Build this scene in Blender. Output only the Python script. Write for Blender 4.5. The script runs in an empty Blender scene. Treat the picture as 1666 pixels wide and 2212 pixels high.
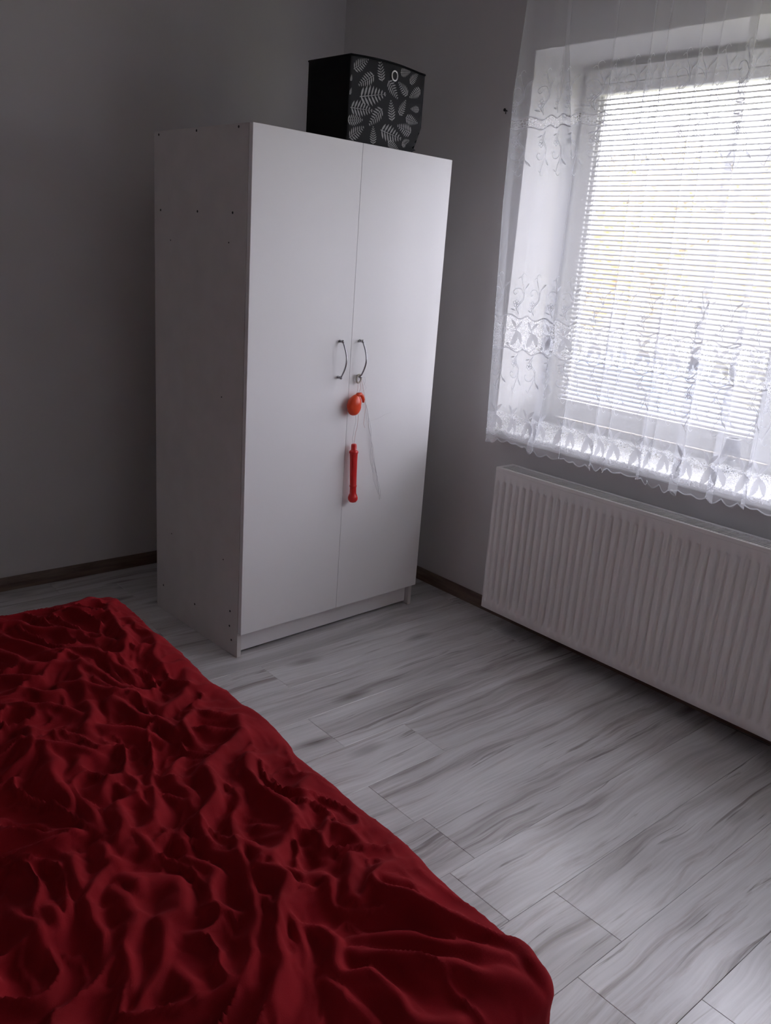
import bpy, math, random
import numpy as np
from mathutils import Vector, Matrix

random.seed(7)
rng = np.random.default_rng(7)
scene = bpy.context.scene
COL = scene.collection

# ------------------------------------------------------------------ camera
cam_data = bpy.data.cameras.new('camera')
cam_data.sensor_fit = 'HORIZONTAL'
cam_data.sensor_width = 36.0
cam_data.lens = 1834.04 / 1666.0 * 36.0
cam_data.clip_start = 0.05
cam_data.clip_end = 400
cam = bpy.data.objects.new('camera', cam_data)
COL.objects.link(cam)
_r = Vector((0.75586, -0.65085, 0.07116)).normalized()
_w = Vector((0.64023, 0.71200, -0.28838)).normalized()
_u = _r.cross(_w).normalized()
_m = Matrix((( _r.x, _u.x, -_w.x, -2.64604),
             ( _r.y, _u.y, -_w.y, -3.46383),
             ( _r.z, _u.z, -_w.z, 1.44201),
             (0, 0, 0, 1)))
cam.matrix_world = _m
scene.camera = cam

# ------------------------------------------------------------------ sky, light, exposure
world = bpy.data.worlds.new('overcast_sky')
scene.world = world
world.use_nodes = True
_bg = world.node_tree.nodes['Background']
_bg.inputs[0].default_value = (0.90, 0.88, 1.0, 1)
_bg.inputs[1].default_value = 4.6

_pd = bpy.data.lights.new('window_portal', 'AREA')
_pd.shape = 'RECTANGLE'
_pd.size = 2.70
_pd.size_y = 1.45
_pd.cycles.is_portal = True
_po = bpy.data.objects.new('window_portal', _pd)
COL.objects.link(_po)
_po.location = (0.42, -2.475, 1.5)
_po.rotation_euler = (0, math.radians(90), 0)
_po.rotation_euler = Vector((-1, 0, 0)).to_track_quat('-Z', 'Z').to_euler()

vs = scene.view_settings
vs.view_transform = 'Standard'
vs.look = 'None'
vs.exposure = 1.36
vs.gamma = 1.0
vs.use_curve_mapping = False
scene.cycles.use_denoising = True
scene.cycles.max_bounces = 9
scene.cycles.diffuse_bounces = 6
scene.cycles.glossy_bounces = 3
scene.cycles.transmission_bounces = 6
scene.cycles.transparent_max_bounces = 20
scene.cycles.sample_clamp_indirect = 6.0
scene.cycles.caustics_reflective = False
scene.cycles.caustics_refractive = False
scene.cycles.adaptive_threshold = 0.02

# ------------------------------------------------------------------ materials
def new_mat(name):
    m = bpy.data.materials.new(name)
    m.use_nodes = True
    return m, m.node_tree, m.node_tree.nodes, m.node_tree.links, m.node_tree.nodes['Principled BSDF']

def plain(name, col, rough=0.5, metal=0.0, spec=0.5, bump=0.0, bscale=200.0, vary=0.0, vscale=6.0, sheen=0.0):
    m, t, N, L, b = new_mat(name)
    b.inputs['Base Color'].default_value = (*col, 1)
    b.inputs['Roughness'].default_value = rough
    b.inputs['Metallic'].default_value = metal
    b.inputs['Specular IOR Level'].default_value = spec
    if sheen:
        b.inputs['Sheen Weight'].default_value = sheen
        b.inputs['Sheen Roughness'].default_value = 0.4
        b.inputs['Sheen Tint'].default_value = (*col, 1)
    tc = N.new('ShaderNodeTexCoord')
    if bump:
        n = N.new('ShaderNodeTexNoise'); n.inputs['Scale'].default_value = bscale; n.inputs['Detail'].default_value = 4
        bp = N.new('ShaderNodeBump'); bp.inputs['Strength'].default_value = bump; bp.inputs['Distance'].default_value = 0.002
        L.new(tc.outputs['Object'], n.inputs['Vector']); L.new(n.outputs['Fac'], bp.inputs['Height'])
        L.new(bp.outputs['Normal'], b.inputs['Normal'])
    if vary:
        n = N.new('ShaderNodeTexNoise'); n.inputs['Scale'].default_value = vscale; n.inputs['Detail'].default_value = 2
        r = N.new('ShaderNodeValToRGB')
        r.color_ramp.elements[0].position = 0.3; r.color_ramp.elements[1].position = 0.7
        r.color_ramp.elements[0].color = (*[c * (1 - vary) for c in col], 1)
        r.color_ramp.elements[1].color = (*[min(1, c * (1 + vary)) for c in col], 1)
        L.new(tc.outputs['Object'], n.inputs['Vector']); L.new(n.outputs['Fac'], r.inputs['Fac'])
        L.new(r.outputs['Color'], b.inputs['Base Color'])
    return m

M = {}
M['wall'] = plain('grey_wall_paint', (0.665, 0.65, 0.655), 0.85, spec=0.2, vary=0.03, vscale=3)
M['reveal'] = plain('white_reveal_paint', (0.70, 0.69, 0.69), 0.8, spec=0.2)
M['ceiling'] = plain('ceiling_paint', (0.78, 0.77, 0.775), 0.9, spec=0.1)
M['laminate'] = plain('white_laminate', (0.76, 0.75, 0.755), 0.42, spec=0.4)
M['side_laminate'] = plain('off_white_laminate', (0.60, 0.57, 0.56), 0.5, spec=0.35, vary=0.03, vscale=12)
M['hardboard'] = plain('brown_hardboard', (0.30, 0.20, 0.13), 0.7)
M['screw'] = plain('dark_screw', (0.03, 0.028, 0.028), 0.5, metal=0.5)
M['chrome'] = plain('brushed_chrome', (0.42, 0.42, 0.44), 0.24, metal=1.0)
M['pvc'] = plain('white_window_plastic', (0.74, 0.74, 0.74), 0.35, spec=0.5, vary=0.02)
M['sillmat'] = plain('white_stone_sill', (0.64, 0.64, 0.64), 0.3, spec=0.5, vary=0.02)
M['enamel'] = plain('radiator_enamel', (0.80, 0.775, 0.77), 0.38, spec=0.5)
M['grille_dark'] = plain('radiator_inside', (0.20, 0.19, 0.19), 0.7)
M['slat'] = plain('blind_slat_white', (0.56, 0.56, 0.57), 0.4)
M['cordm'] = plain('blind_cord', (0.72, 0.72, 0.72), 0.8)
M['boxcloth'] = plain('black_box_cloth', (0.010, 0.010, 0.011), 0.85, spec=0.15, bump=0.25, bscale=900)
M['boxfront'] = plain('charcoal_box_cloth', (0.030, 0.031, 0.034), 0.8, spec=0.2, bump=0.25, bscale=900)
M['fern'] = plain('grey_fern_print', (0.36, 0.355, 0.36), 0.8, spec=0.2, vary=0.12, vscale=60)
M['eyelet'] = plain('eyelet_steel', (0.75, 0.75, 0.76), 0.25, metal=1.0)
M['hole'] = plain('eyelet_gap', (0.03, 0.03, 0.032), 0.9)
M['orange'] = plain('orange_plastic', (0.72, 0.062, 0.014), 0.30, spec=0.5, bump=0.25, bscale=120)
M['redplastic'] = plain('red_plastic', (0.62, 0.016, 0.014), 0.3, spec=0.5, bump=0.1, bscale=160)
M['thread_grey'] = plain('grey_thread', (0.62, 0.61, 0.62), 0.9)
M['thread_red'] = plain('pinkish_thread', (0.62, 0.40, 0.37), 0.9)
M['loop'] = plain('beige_loop', (0.55, 0.52, 0.46), 0.7)
M['mattress'] = plain('mattress_ticking', (0.55, 0.53, 0.50), 0.9, bump=0.2, bscale=300)
M['bedwood'] = plain('bed_wood', (0.16, 0.10, 0.065), 0.6, vary=0.2, vscale=20)
M['shade'] = plain('grey_lamp_shade', (0.26, 0.26, 0.29), 0.85)
M['shade_rim'] = plain('white_shade_rim', (0.8, 0.8, 0.8), 0.6)
M['nail'] = plain('nail_dark', (0.02, 0.02, 0.02), 0.6)
M['leaf'] = plain('autumn_leaf', (0.80, 0.66, 0.32), 0.7, vary=0.14, vscale=2.5)
M['leaf2'] = plain('dull_gold_leaf', (0.76, 0.64, 0.36), 0.7, vary=0.14, vscale=2.5)
M['bark'] = plain('tree_bark', (0.48, 0.44, 0.40), 0.9, vary=0.3, vscale=8)
M['grass'] = plain('yard_grass', (0.30, 0.29, 0.15), 0.9, vary=0.3, vscale=1.2)
M['asphalt'] = plain('grey_asphalt', (0.38, 0.38, 0.40), 0.9, vary=0.12, vscale=3)
M['render_wall'] = plain('house_render', (0.62, 0.60, 0.58), 0.9, vary=0.05)
M['rooftile'] = plain('house_roof', (0.24, 0.25, 0.29), 0.8, vary=0.1, vscale=8)
M['housewin'] = plain('house_window_glass', (0.08, 0.10, 0.13), 0.15)
M['carblue'] = plain('car_paint_blue', (0.16, 0.24, 0.40), 0.3)
M['tyre'] = plain('tyre_rubber', (0.02, 0.02, 0.02), 0.8)

def red_cloth():
    m, t, N, L, b = new_mat('crimson_velour')
    tc = N.new('ShaderNodeTexCoord')
    n = N.new('ShaderNodeTexNoise'); n.inputs['Scale'].default_value = 9; n.inputs['Detail'].default_value = 6
    r = N.new('ShaderNodeValToRGB')
    r.color_ramp.elements[0].position = 0.3; r.color_ramp.elements[1].position = 0.75
    r.color_ramp.elements[0].color = (0.175, 0.006, 0.009, 1)
    r.color_ramp.elements[1].color = (0.26, 0.010, 0.015, 1)
    L.new(tc.outputs['Object'], n.inputs['Vector']); L.new(n.outputs['Fac'], r.inputs['Fac'])
    L.new(r.outputs['Color'], b.inputs['Base Color'])
    b.inputs['Roughness'].default_value = 0.9
    b.inputs['Specular IOR Level'].default_value = 0.08
    b.inputs['Sheen Weight'].default_value = 0.12
    b.inputs['Sheen Roughness'].default_value = 0.35
    b.inputs['Sheen Tint'].default_value = (0.9, 0.12, 0.14, 1)
    f = N.new('ShaderNodeTexNoise'); f.inputs['Scale'].default_value = 700; f.inputs['Detail'].default_value = 3
    bp = N.new('ShaderNodeBump'); bp.inputs['Strength'].default_value = 0.18; bp.inputs['Distance'].default_value = 0.002
    L.new(tc.outputs['Object'], f.inputs['Vector']); L.new(f.outputs['Fac'], bp.inputs['Height'])
    L.new(bp.outputs['Normal'], b.inputs['Normal'])
    return m
M['red'] = red_cloth()

def plank_mat():
    m, t, N, L, b = new_mat('whitewashed_laminate_plank')
    tc = N.new('ShaderNodeTexCoord')
    oi = N.new('ShaderNodeObjectInfo')
    mul = N.new('ShaderNodeMath'); mul.operation = 'MULTIPLY'; mul.inputs[1].default_value = 57.0
    L.new(oi.outputs['Random'], mul.inputs[0])
    cmb = N.new('ShaderNodeCombineXYZ')
    for k in range(3): L.new(mul.outputs[0], cmb.inputs[k])
    add = N.new('ShaderNodeVectorMath'); add.operation = 'ADD'
    L.new(tc.outputs['Object'], add.inputs[0]); L.new(cmb.outputs[0], add.inputs[1])
    # slow bend of the grain
    bend = N.new('ShaderNodeTexNoise'); bend.inputs['Scale'].default_value = 2.2; bend.inputs['Detail'].default_value = 2
    L.new(add.outputs[0], bend.inputs['Vector'])
    bm = N.new('ShaderNodeVectorMath'); bm.operation = 'MULTIPLY_ADD'
    bm.inputs[1].default_value = (0.0, 0.075, 0.0)
    L.new(bend.outputs['Color'], bm.inputs[0]); L.new(add.outputs[0], bm.inputs[2])
    def stretched(sx, sy, detail, dist, rough=0.55):
        mp = N.new('ShaderNodeMapping'); mp.inputs['Scale'].default_value = (sx, sy, 1)
        L.new(bm.outputs[0], mp.inputs['Vector'])
        n = N.new('ShaderNodeTexNoise'); n.inputs['Scale'].default_value = 1.0
        n.inputs['Detail'].default_value = detail; n.inputs['Roughness'].default_value = rough
        n.inputs['Distortion'].default_value = dist
        L.new(mp.outputs[0], n.inputs['Vector'])
        return n
    def ramp(node, stops):
        r = N.new('ShaderNodeValToRGB')
        e = r.color_ramp.elements
        e[0].position, e[0].color = stops[0][0], (*stops[0][1], 1)
        e[1].position, e[1].color = stops[-1][0], (*stops[-1][1], 1)
        for p, c in stops[1:-1]:
            x = e.new(p); x.color = (*c, 1)
        L.new(node.outputs['Fac'], r.inputs['Fac'])
        return r
    def mix(kind, a, bcol, fac=1.0):
        x = N.new('ShaderNodeMix'); x.data_type = 'RGBA'; x.blend_type = kind
        x.inputs[0].default_value = fac
        L.new(a, x.inputs[6]); L.new(bcol, x.inputs[7])
        return x.outputs[2]
    base = ramp(stretched(1.1, 9, 4, 0.6), [(0.28, (0.46, 0.445, 0.445)), (0.5, (0.62, 0.61, 0.62)), (0.70, (0.72, 0.715, 0.725))])
    streak = ramp(stretched(0.95, 17, 6, 0.8, 0.66), [(0.0, (1, 1, 1)), (0.515, (1, 1, 1)), (0.585, (0.76, 0.72, 0.71)), (0.68, (0.42, 0.37, 0.345))])
    crack = ramp(stretched(1.8, 40, 4, 1.0, 0.6), [(0.0, (1, 1, 1)), (0.60, (1, 1, 1)), (0.67, (0.42, 0.38, 0.36)), (0.8, (0.25, 0.22, 0.20))])
    fine = ramp(stretched(5, 150, 1, 0.2), [(0.3, (0.91, 0.91, 0.91)), (0.7, (1.06, 1.06, 1.06))])
    # knots
    mp = N.new('ShaderNodeMapping'); mp.inputs['Scale'].default_value = (2.0, 6.5, 1)
    L.new(bm.outputs[0], mp.inputs['Vector'])
    vo = N.new('ShaderNodeTexVoronoi'); vo.inputs['Scale'].default_value = 1.0
    L.new(mp.outputs[0], vo.inputs['Vector'])
    kr = N.new('ShaderNodeValToRGB')
    kr.color_ramp.elements[0].position = 0.03; kr.color_ramp.elements[0].color = (0.36, 0.32, 0.30, 1)
    kr.color_ramp.elements[1].position = 0.19; kr.color_ramp.elements[1].color = (1, 1, 1, 1)
    L.new(vo.outputs['Distance'], kr.inputs['Fac'])
    # some boards come out almost plain, others heavily figured
    pw = N.new('ShaderNodeMath'); pw.operation = 'MULTIPLY'; pw.inputs[1].default_value = 7.31
    L.new(oi.outputs['Random'], pw.inputs[0])
    frc = N.new('ShaderNodeMath'); frc.operation = 'FRACT'; L.new(pw.outputs[0], frc.inputs[0])
    amt = N.new('ShaderNodeMath'); amt.operation = 'MULTIPLY_ADD'; amt.inputs[1].default_value = 0.62; amt.inputs[2].default_value = 0.36
    L.new(frc.outputs[0], amt.inputs[0])
    def mixv(a, bcol, fac):
        x = N.new('ShaderNodeMix'); x.data_type = 'RGBA'; x.blend_type = 'MULTIPLY'
        L.new(fac, x.inputs[0]); L.new(a, x.inputs[6]); L.new(bcol, x.inputs[7])
        return x.outputs[2]
    c = mixv(base.outputs[0], streak.outputs[0], amt.outputs[0])
    c = mixv(c, crack.outputs[0], amt.outputs[0])
    c = mix('MULTIPLY', c, kr.outputs[0], 0.8)
    c = mix('MULTIPLY', c, fine.outputs[0], 1.0)
    L.new(c, b.inputs['Base Color'])
    b.inputs['Roughness'].default_value = 0.24
    b.inputs['Specular IOR Level'].default_value = 0.75
    return m
M['plank'] = plank_mat()
M['joint'] = plain('plank_joint_dark', (0.22, 0.20, 0.19), 0.9)

def baseboard_mat():
    m, t, N, L, b = new_mat('brown_baseboard')
    tc = N.new('ShaderNodeTexCoord')
    mp = N.new('ShaderNodeMapping'); mp.inputs['Scale'].default_value = (6, 6, 60)
    n = N.new('ShaderNodeTexNoise'); n.inputs['Scale'].default_value = 1; n.inputs['Detail'].default_value = 5
    r = N.new('ShaderNodeValToRGB')
    r.color_ramp.elements[0].position = 0.3; r.color_ramp.elements[0].color = (0.115, 0.075, 0.058, 1)
    r.color_ramp.elements[1].position = 0.7; r.color_ramp.elements[1].color = (0.21, 0.15, 0.12, 1)
    L.new(tc.outputs['Object'], mp.inputs[0]); L.new(mp.outputs[0], n.inputs[0]); L.new(n.outputs[0], r.inputs[0])
    L.new(r.outputs[0], b.inputs['Base Color']); b.inputs['Roughness'].default_value = 0.5
    return m
M['baseboard'] = baseboard_mat()

def glass_mat(name, gloss=0.06, tint=(0.97, 0.98, 0.98)):
    m, t, N, L, b = new_mat(name)
    N.remove(b)
    tr = N.new('ShaderNodeBsdfTransparent'); tr.inputs[0].default_value = (*tint, 1)
    gl = N.new('ShaderNodeBsdfGlossy'); gl.inputs['Roughness'].default_value = 0.03
    mx = N.new('ShaderNodeMixShader'); mx.inputs[0].default_value = gloss
    L.new(tr.outputs[0], mx.inputs[1]); L.new(gl.outputs[0], mx.inputs[2])
    L.new(mx.outputs[0], N['Material Output'].inputs[0])
    return m
M['glass'] = glass_mat('window_glass', 0.05)
M['lampglass'] = glass_mat('clear_lamp_glass', 0.22, (0.9, 0.91, 0.93))

def sheer_mat(name, cover, col=(0.86, 0.87, 0.90), trans=0.55, net=False):
    m, t, N, L, b = new_mat(name)
    N.remove(b)
    tr = N.new('ShaderNodeBsdfTransparent')
    df = N.new('ShaderNodeBsdfDiffuse'); df.inputs[0].default_value = (*col, 1)
    tl = N.new('ShaderNodeBsdfTranslucent'); tl.inputs[0].default_value = (*col, 1)
    c = N.new('ShaderNodeMixShader'); c.inputs[0].default_value = trans
    L.new(df.outputs[0], c.inputs[1]); L.new(tl.outputs[0], c.inputs[2])
    mx = N.new('ShaderNodeMixShader'); mx.inputs[0].default_value = cover
    L.new(tr.outputs[0], mx.inputs[1]); L.new(c.outputs[0], mx.inputs[2])
    if net:
        uv = N.new('ShaderNodeUVMap'); uv.uv_map = 'cloth'
        vo = N.new('ShaderNodeTexVoronoi'); vo.feature = 'DISTANCE_TO_EDGE'; vo.inputs['Scale'].default_value = 140
        L.new(uv.outputs[0], vo.inputs['Vector'])
        r = N.new('ShaderNodeValToRGB')
        r.color_ramp.elements[0].position = 0.07; r.color_ramp.elements[0].color = (0.6, 0.6, 0.6, 1)
        r.color_ramp.elements[1].position = 0.15; r.color_ramp.elements[1].color = (cover, cover, cover, 1)
        L.new(vo.outputs['Distance'], r.inputs['Fac']); L.new(r.outputs[0], mx.inputs[0])
    L.new(mx.outputs[0], N['Material Output'].inputs[0])
    return m
M['sheer'] = sheer_mat('sheer_voile', 0.36, (0.84, 0.85, 0.88), trans=0.30)
M['net'] = sheer_mat('lace_net', 0.08, trans=0.4, net=True)
M['embroidery'] = sheer_mat('white_embroidery', 0.78, (0.78, 0.79, 0.82), 0.20)
M['laceleaf'] = sheer_mat('woven_lace_leaf', 0.68, (0.80, 0.81, 0.84), 0.20)
M['hem'] = sheer_mat('dense_lace_hem', 0.22, (0.84, 0.85, 0.88), 0.28)

# ------------------------------------------------------------------ mesh helpers
class MB:
    def __init__(self):
        self.v = []; self.f = []
    def add(self, verts, faces):
        o = len(self.v)
        self.v.extend([tuple(map(float, p)) for p in verts])
        self.f.extend([tuple(i + o for i in f) for f in faces])
        return self
    def box(self, x0, y0, z0, x1, y1, z1):
        x0, x1 = sorted((x0, x1)); y0, y1 = sorted((y0, y1)); z0, z1 = sorted((z0, z1))
        return self.add([(x0,y0,z0),(x1,y0,z0),(x1,y1,z0),(x0,y1,z0),(x0,y0,z1),(x1,y0,z1),(x1,y1,z1),(x0,y1,z1)],
                        [(0,3,2,1),(4,5,6,7),(0,1,5,4),(1,2,6,5),(2,3,7,6),(3,0,4,7)])
    def tube(self, pts, rad, n=8, cap=True, closed=False):
        pts = [Vector(p) for p in pts]
        k = len(pts)
        rads = rad if hasattr(rad, '__len__') else [rad] * k
        tang = []
        for i in range(k):
            if closed: t = pts[(i + 1) % k] - pts[i - 1]
            else: t = pts[min(i + 1, k - 1)] - pts[max(i - 1, 0)]
            tang.append(t.normalized() if t.length > 1e-9 else Vector((0, 0, 1)))
        ref = Vector((0, 0, 1)) if abs(tang[0].z) < 0.9 else Vector((1, 0, 0))
        nrm = (ref - tang[0] * ref.dot(tang[0])).normalized()
        V = []
        for i in range(k):
            nrm = (nrm - tang[i] * nrm.dot(tang[i]))
            nrm = nrm.normalized() if nrm.length > 1e-6 else tang[i].orthogonal().normalized()
            bi = tang[i].cross(nrm)
            for j in range(n):
                a = 2 * math.pi * j / n
                V.append(pts[i] + (nrm * math.cos(a) + bi * math.sin(a)) * rads[i])
        F = []
        for i in range(k if closed else k - 1):
            for j in range(n):
                a = i * n + j; b_ = i * n + (j + 1) % n
                c = ((i + 1) % k) * n + (j + 1) % n; d = ((i + 1) % k) * n + j
                F.append((a, b_, c, d))
        if cap and not closed:
            F.append(tuple(range(n - 1, -1, -1))); F.append(tuple((k - 1) * n + j for j in range(n)))
        return self.add(V, F)
    def lathe(self, prof, n=24, at=(0, 0, 0)):
        V = []; F = []
        for r, z in prof:
            for j in range(n):
                a = 2 * math.pi * j / n
                V.append((at[0] + r * math.cos(a), at[1] + r * math.sin(a), at[2] + z))
        k = len(prof)
        for i in range(k - 1):
            for j in range(n):
                F.append((i * n + j, i * n + (j + 1) % n, (i + 1) * n + (j + 1) % n, (i + 1) * n + j))
        F.append(tuple(range(n - 1, -1, -1))); F.append(tuple((k - 1) * n + j for j in range(n)))
        return self.add(V, F)
    def ball(self, c, rx, ry=None, rz=None, nu=14, nv=9):
        ry = ry or rx; rz = rz or rx
        V = [(c[0], c[1], c[2] - rz)]
        for i in range(1, nv):
            p = -math.pi / 2 + math.pi * i / nv
            for j in range(nu):
                a = 2 * math.pi * j / nu
                V.append((c[0] + rx * math.cos(p) * math.cos(a), c[1] + ry * math.cos(p) * math.sin(a), c[2] + rz * math.sin(p)))
        V.append((c[0], c[1], c[2] + rz))
        F = []
        for j in range(nu): F.append((0, 1 + (j + 1) % nu, 1 + j))
        for i in range(nv - 2):
            for j in range(nu):
                a = 1 + i * nu + j; b_ = 1 + i * nu + (j + 1) % nu
                F.append((a, b_, b_ + nu, a + nu))
        t = len(V) - 1; o = 1 + (nv - 2) * nu
        for j in range(nu): F.append((o + j, o + (j + 1) % nu, t))
        return self.add(V, F)
    def build(self, name, mat, parent=None, smooth=False, bevel=0.0):
        me = bpy.data.meshes.new(name)
        me.from_pydata(self.v, [], self.f)
        me.update()
        o = bpy.data.objects.new(name, me)
        COL.objects.link(o)
        if mat is not None: me.materials.append(M[mat] if isinstance(mat, str) else mat)
        if smooth: me.polygons.foreach_set('use_smooth', [True] * len(me.polygons))
        if parent is not None: o.parent = parent
        if bevel:
            md = o.modifiers.new('edge', 'BEVEL'); md.width = bevel; md.segments = 2; md.limit_method = 'ANGLE'
        return o

def tag(o, label=None, cat=None, group=None, kind=None):
    if label: o['label'] = label
    if cat: o['category'] = cat
    if group: o['group'] = group
    if kind: o['kind'] = kind
    return o

def empty(name, loc=(0, 0, 0), rz=0.0):
    o = bpy.data.objects.new(name, None)
    o.empty_display_size = 0.1
    COL.objects.link(o)
    o.location = loc; o.rotation_euler = (0, 0, rz)
    return o

def grid_faces(nr, nc):
    r = np.arange(nr - 1)[:, None] * nc; c = np.arange(nc - 1)[None, :]
    a = (r + c).ravel()
    return np.stack([a, a + 1, a + nc + 1, a + nc], 1)

# ------------------------------------------------------------------ room shell
RX, RY, RZ = -4.0, -4.6, 2.62
WY0, WY1, WZ0, WZ1 = -1.154, -3.80, 0.78, 2.205      # window opening, run wider out of view to brighten the room
FX = 0.31                                             # plane of the window frame

m = MB()
m.box(RX - .15, 0, -.1, .40, .15, RZ + .1)
tag(m.build('wall_back', 'wall'), 'plain grey painted wall behind the wardrobe', kind='structure')
# window wall: one mesh with the opening
m = MB()
m.box(0, 0, -.1, .38, WY0, RZ + .1)
m.box(0, WY1, -.1, .38, RY, RZ + .1)
m.box(0, WY0, -.1, .38, WY1, WZ0 - .002)
m.box(0, WY0, WZ1, .38, WY1, RZ + .1)
wr = m.build('wall_right', 'wall')
tag(wr, 'grey painted wall around the curtained window', kind='structure')
m = MB()                                              # white painted lining of the opening
e = .004
m.box(.001, WY0, WZ0, FX, WY0 - e, WZ1)
m.box(.001, WY1 + e, WZ0, FX, WY1, WZ1)
m.box(.001, WY0 - e, WZ1 - e, FX, WY1 + e, WZ1)
m.build('window_reveal', 'reveal', wr)
tag(MB().box(RX - .15, RY, -.1, RX, 0, RZ + .1).build('wall_left', 'wall'), 'grey wall at the head of the bed', kind='structure')
tag(MB().box(RX - .15, RY - .15, -.1, .40, RY, RZ + .1).build('wall_front', 'wall'), 'grey wall behind the camera', kind='structure')
tag(MB().box(RX, RY, RZ, 0, 0, RZ + .1).build('ceiling', 'ceiling'), 'plain pale ceiling of the bedroom', kind='structure')

# floor of planks
fl = MB().box(RX, RY, -.1, 0, 0, -.0105).build('floor', 'joint')
tag(fl, 'whitewashed wood-look laminate plank floor', kind='structure')
PW, PL = 0.1955, 1.285
known = {-2.306: -1.218, -2.506: -1.308, -2.701: -1.147, -2.897: -1.311}
plank_meshes = {}
def plank(x0, x1, y0, y1):
    key = (round(x1 - x0, 3), round(y1 - y0, 3))
    if key not in plank_meshes:
        a, b_ = (x1 - x0) / 2 - .0003, (y1 - y0) / 2 - .0003
        c = .0007
        q = MB()
        q.add([(-a,-b_,-.009),(a,-b_,-.009),(a,b_,-.009),(-a,b_,-.009),
               (-a,-b_,-c),(a,-b_,-c),(a,b_,-c),(-a,b_,-c),
               (-a+c,-b_+c,0),(a-c,-b_+c,0),(a-c,b_-c,0),(-a+c,b_-c,0)],
              [(0,3,2,1),(0,1,5,4),(1,2,6,5),(2,3,7,6),(3,0,4,7),(4,5,9,8),(5,6,10,9),(6,7,11,10),(7,4,8,11),(8,9,10,11)])
        me = bpy.data.meshes.new('plank'); me.from_pydata(q.v, [], q.f); me.update(); me.materials.append(M['plank'])
        plank_meshes[key] = me
    o = bpy.data.objects.new('plank', plank_meshes[key])
    COL.objects.link(o); o.parent = fl
    o.location = ((x0 + x1) / 2, (y0 + y1) / 2, 0)
row = 0
y = -2.897 + PW * 15
while y > RY + .01:
    y1_ = min(y, -.012); y0_ = max(y - PW, RY + .012)
    y -= PW
    if y1_ - y0_ < .02: continue
    j = None
    for ky, kx in known.items():
        if abs(y0_ - ky) < .02: j = kx
    if j is None: j = -1.45 + ((row * 0.437) % 1.0) * 0.55
    row += 1
    xs = [-.012]
    x = j
    while x < -.02: x += PL
    x -= PL
    while x > RX + .02:
        xs.append(x); x -= PL
    xs.append(RX + .012)
    for a, b_ in zip(xs[1:], xs[:-1]):
        if b_ - a > .03: plank(a, b_, y0_, y1_)

# baseboards
def board_profile(h=.055, t=.016):
    return [(0, 0), (t, 0), (t, h * .55), (t * .75, h * .8), (t * .35, h), (0, h)]
def baseboard(name, p0, p1, nrm, label):
    pr = board_profile()
    p0 = Vector((*p0, 0)); p1 = Vector((*p1, 0)); n = Vector((*nrm, 0))
    V = [p0 + n * t + Vector((0, 0, z)) for t, z in pr] + [p1 + n * t + Vector((0, 0, z)) for t, z in pr]
    k = len(pr)
    F = [(i, (i + 1) % k, k + (i + 1) % k, k + i) for i in range(k)] + [tuple(range(k - 1, -1, -1)), tuple(range(k, 2 * k))]
    o = MB().add(V, F).build(name, 'baseboard')
    tag(o, label, kind='structure')
baseboard('baseboard_back', (RX, 0), (0, 0), (0, -1), 'brown wood baseboard along the wall behind the wardrobe')
baseboard('baseboard_right', (0, 0), (0, RY), (-1, 0), 'brown wood baseboard under the window and radiator')
baseboard('baseboard_left', (RX, RY), (RX, 0), (1, 0), 'brown wood baseboard along the wall by the bed head')

# ------------------------------------------------------------------ window
def ring(m, x0, x1, y0, y1, z0, z1, w):
    """rectangular frame, y0>y1"""
    m.box(x0, y0, z0, x1, y0 - w, z1); m.box(x0, y1 + w, z0, x1, y1, z1)
    m.box(x0, y0 - w, z0, x1, y1 + w, z0 + w); m.box(x0, y0 - w, z1 - w, x1, y1 + w, z1)
SZ = 0.808                                            # sill top
m = MB()
ring(m, FX, FX + .07, WY0, WY1, WZ0, WZ1, .05)
MID = -2.197
MID2 = -3.13  # third sash past this post is unseen, added to let in more light
for q_ in (MID, MID2): m.box(FX, q_ + .035, WZ0 + .05, FX + .07, q_ - .035, WZ1 - .05)
win = m.build('window_1', 'pvc', bevel=.004)
tag(win, 'white plastic window behind the lace curtain, widened out of view for light', kind='structure')
for k, (ya, yb) in enumerate(((WY0 - .022, MID + .012), (MID - .012, MID2 + .012), (MID2 - .012, WY1 + .022))):
    z0, z1 = SZ + .03, WZ1 - .022
    m = MB()
    ring(m, FX - .016, FX + .055, ya, yb, z0, z1, .075)
    # sloped glazing bead
    yi0, yi1, zi0, zi1 = ya - .075, yb + .075, z0 + .075, z1 - .075
    w = .016
    for a in ((yi0, yi0 - w), (yi1 + w, yi1)):
        m.box(FX - .006, a[0], zi0, FX + .03, a[1], zi1)
    m.box(FX - .006, yi0, zi0, FX + .03, yi1, zi0 + w); m.box(FX - .006, yi0, zi1 - w, FX + .03, yi1, zi1)
    s = m.build('window_sash', 'pvc', win, bevel=.005)
    MB().box(FX + .026, yi0, zi0, FX + .032, yi1, zi1).build('glass_pane', 'glass', s)
# handle on the meeting stile
m = MB(); m.box(FX - .026, MID + .065, 1.44, FX - .016, MID + .038, 1.52)
m.tube([(FX - .03, MID + .052, 1.48), (FX - .05, MID + .052, 1.48), (FX - .055, MID + .052, 1.46), (FX - .055, MID + .052, 1.35)], .009)
m.build('window_handle', 'pvc', win, True)
m = MB(); m.box(-.088, WY0 - .03, SZ - .03, FX + .01, WY1 - .03, SZ)
m.build('window_sill', 'sillmat', win, bevel=.006)

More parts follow.
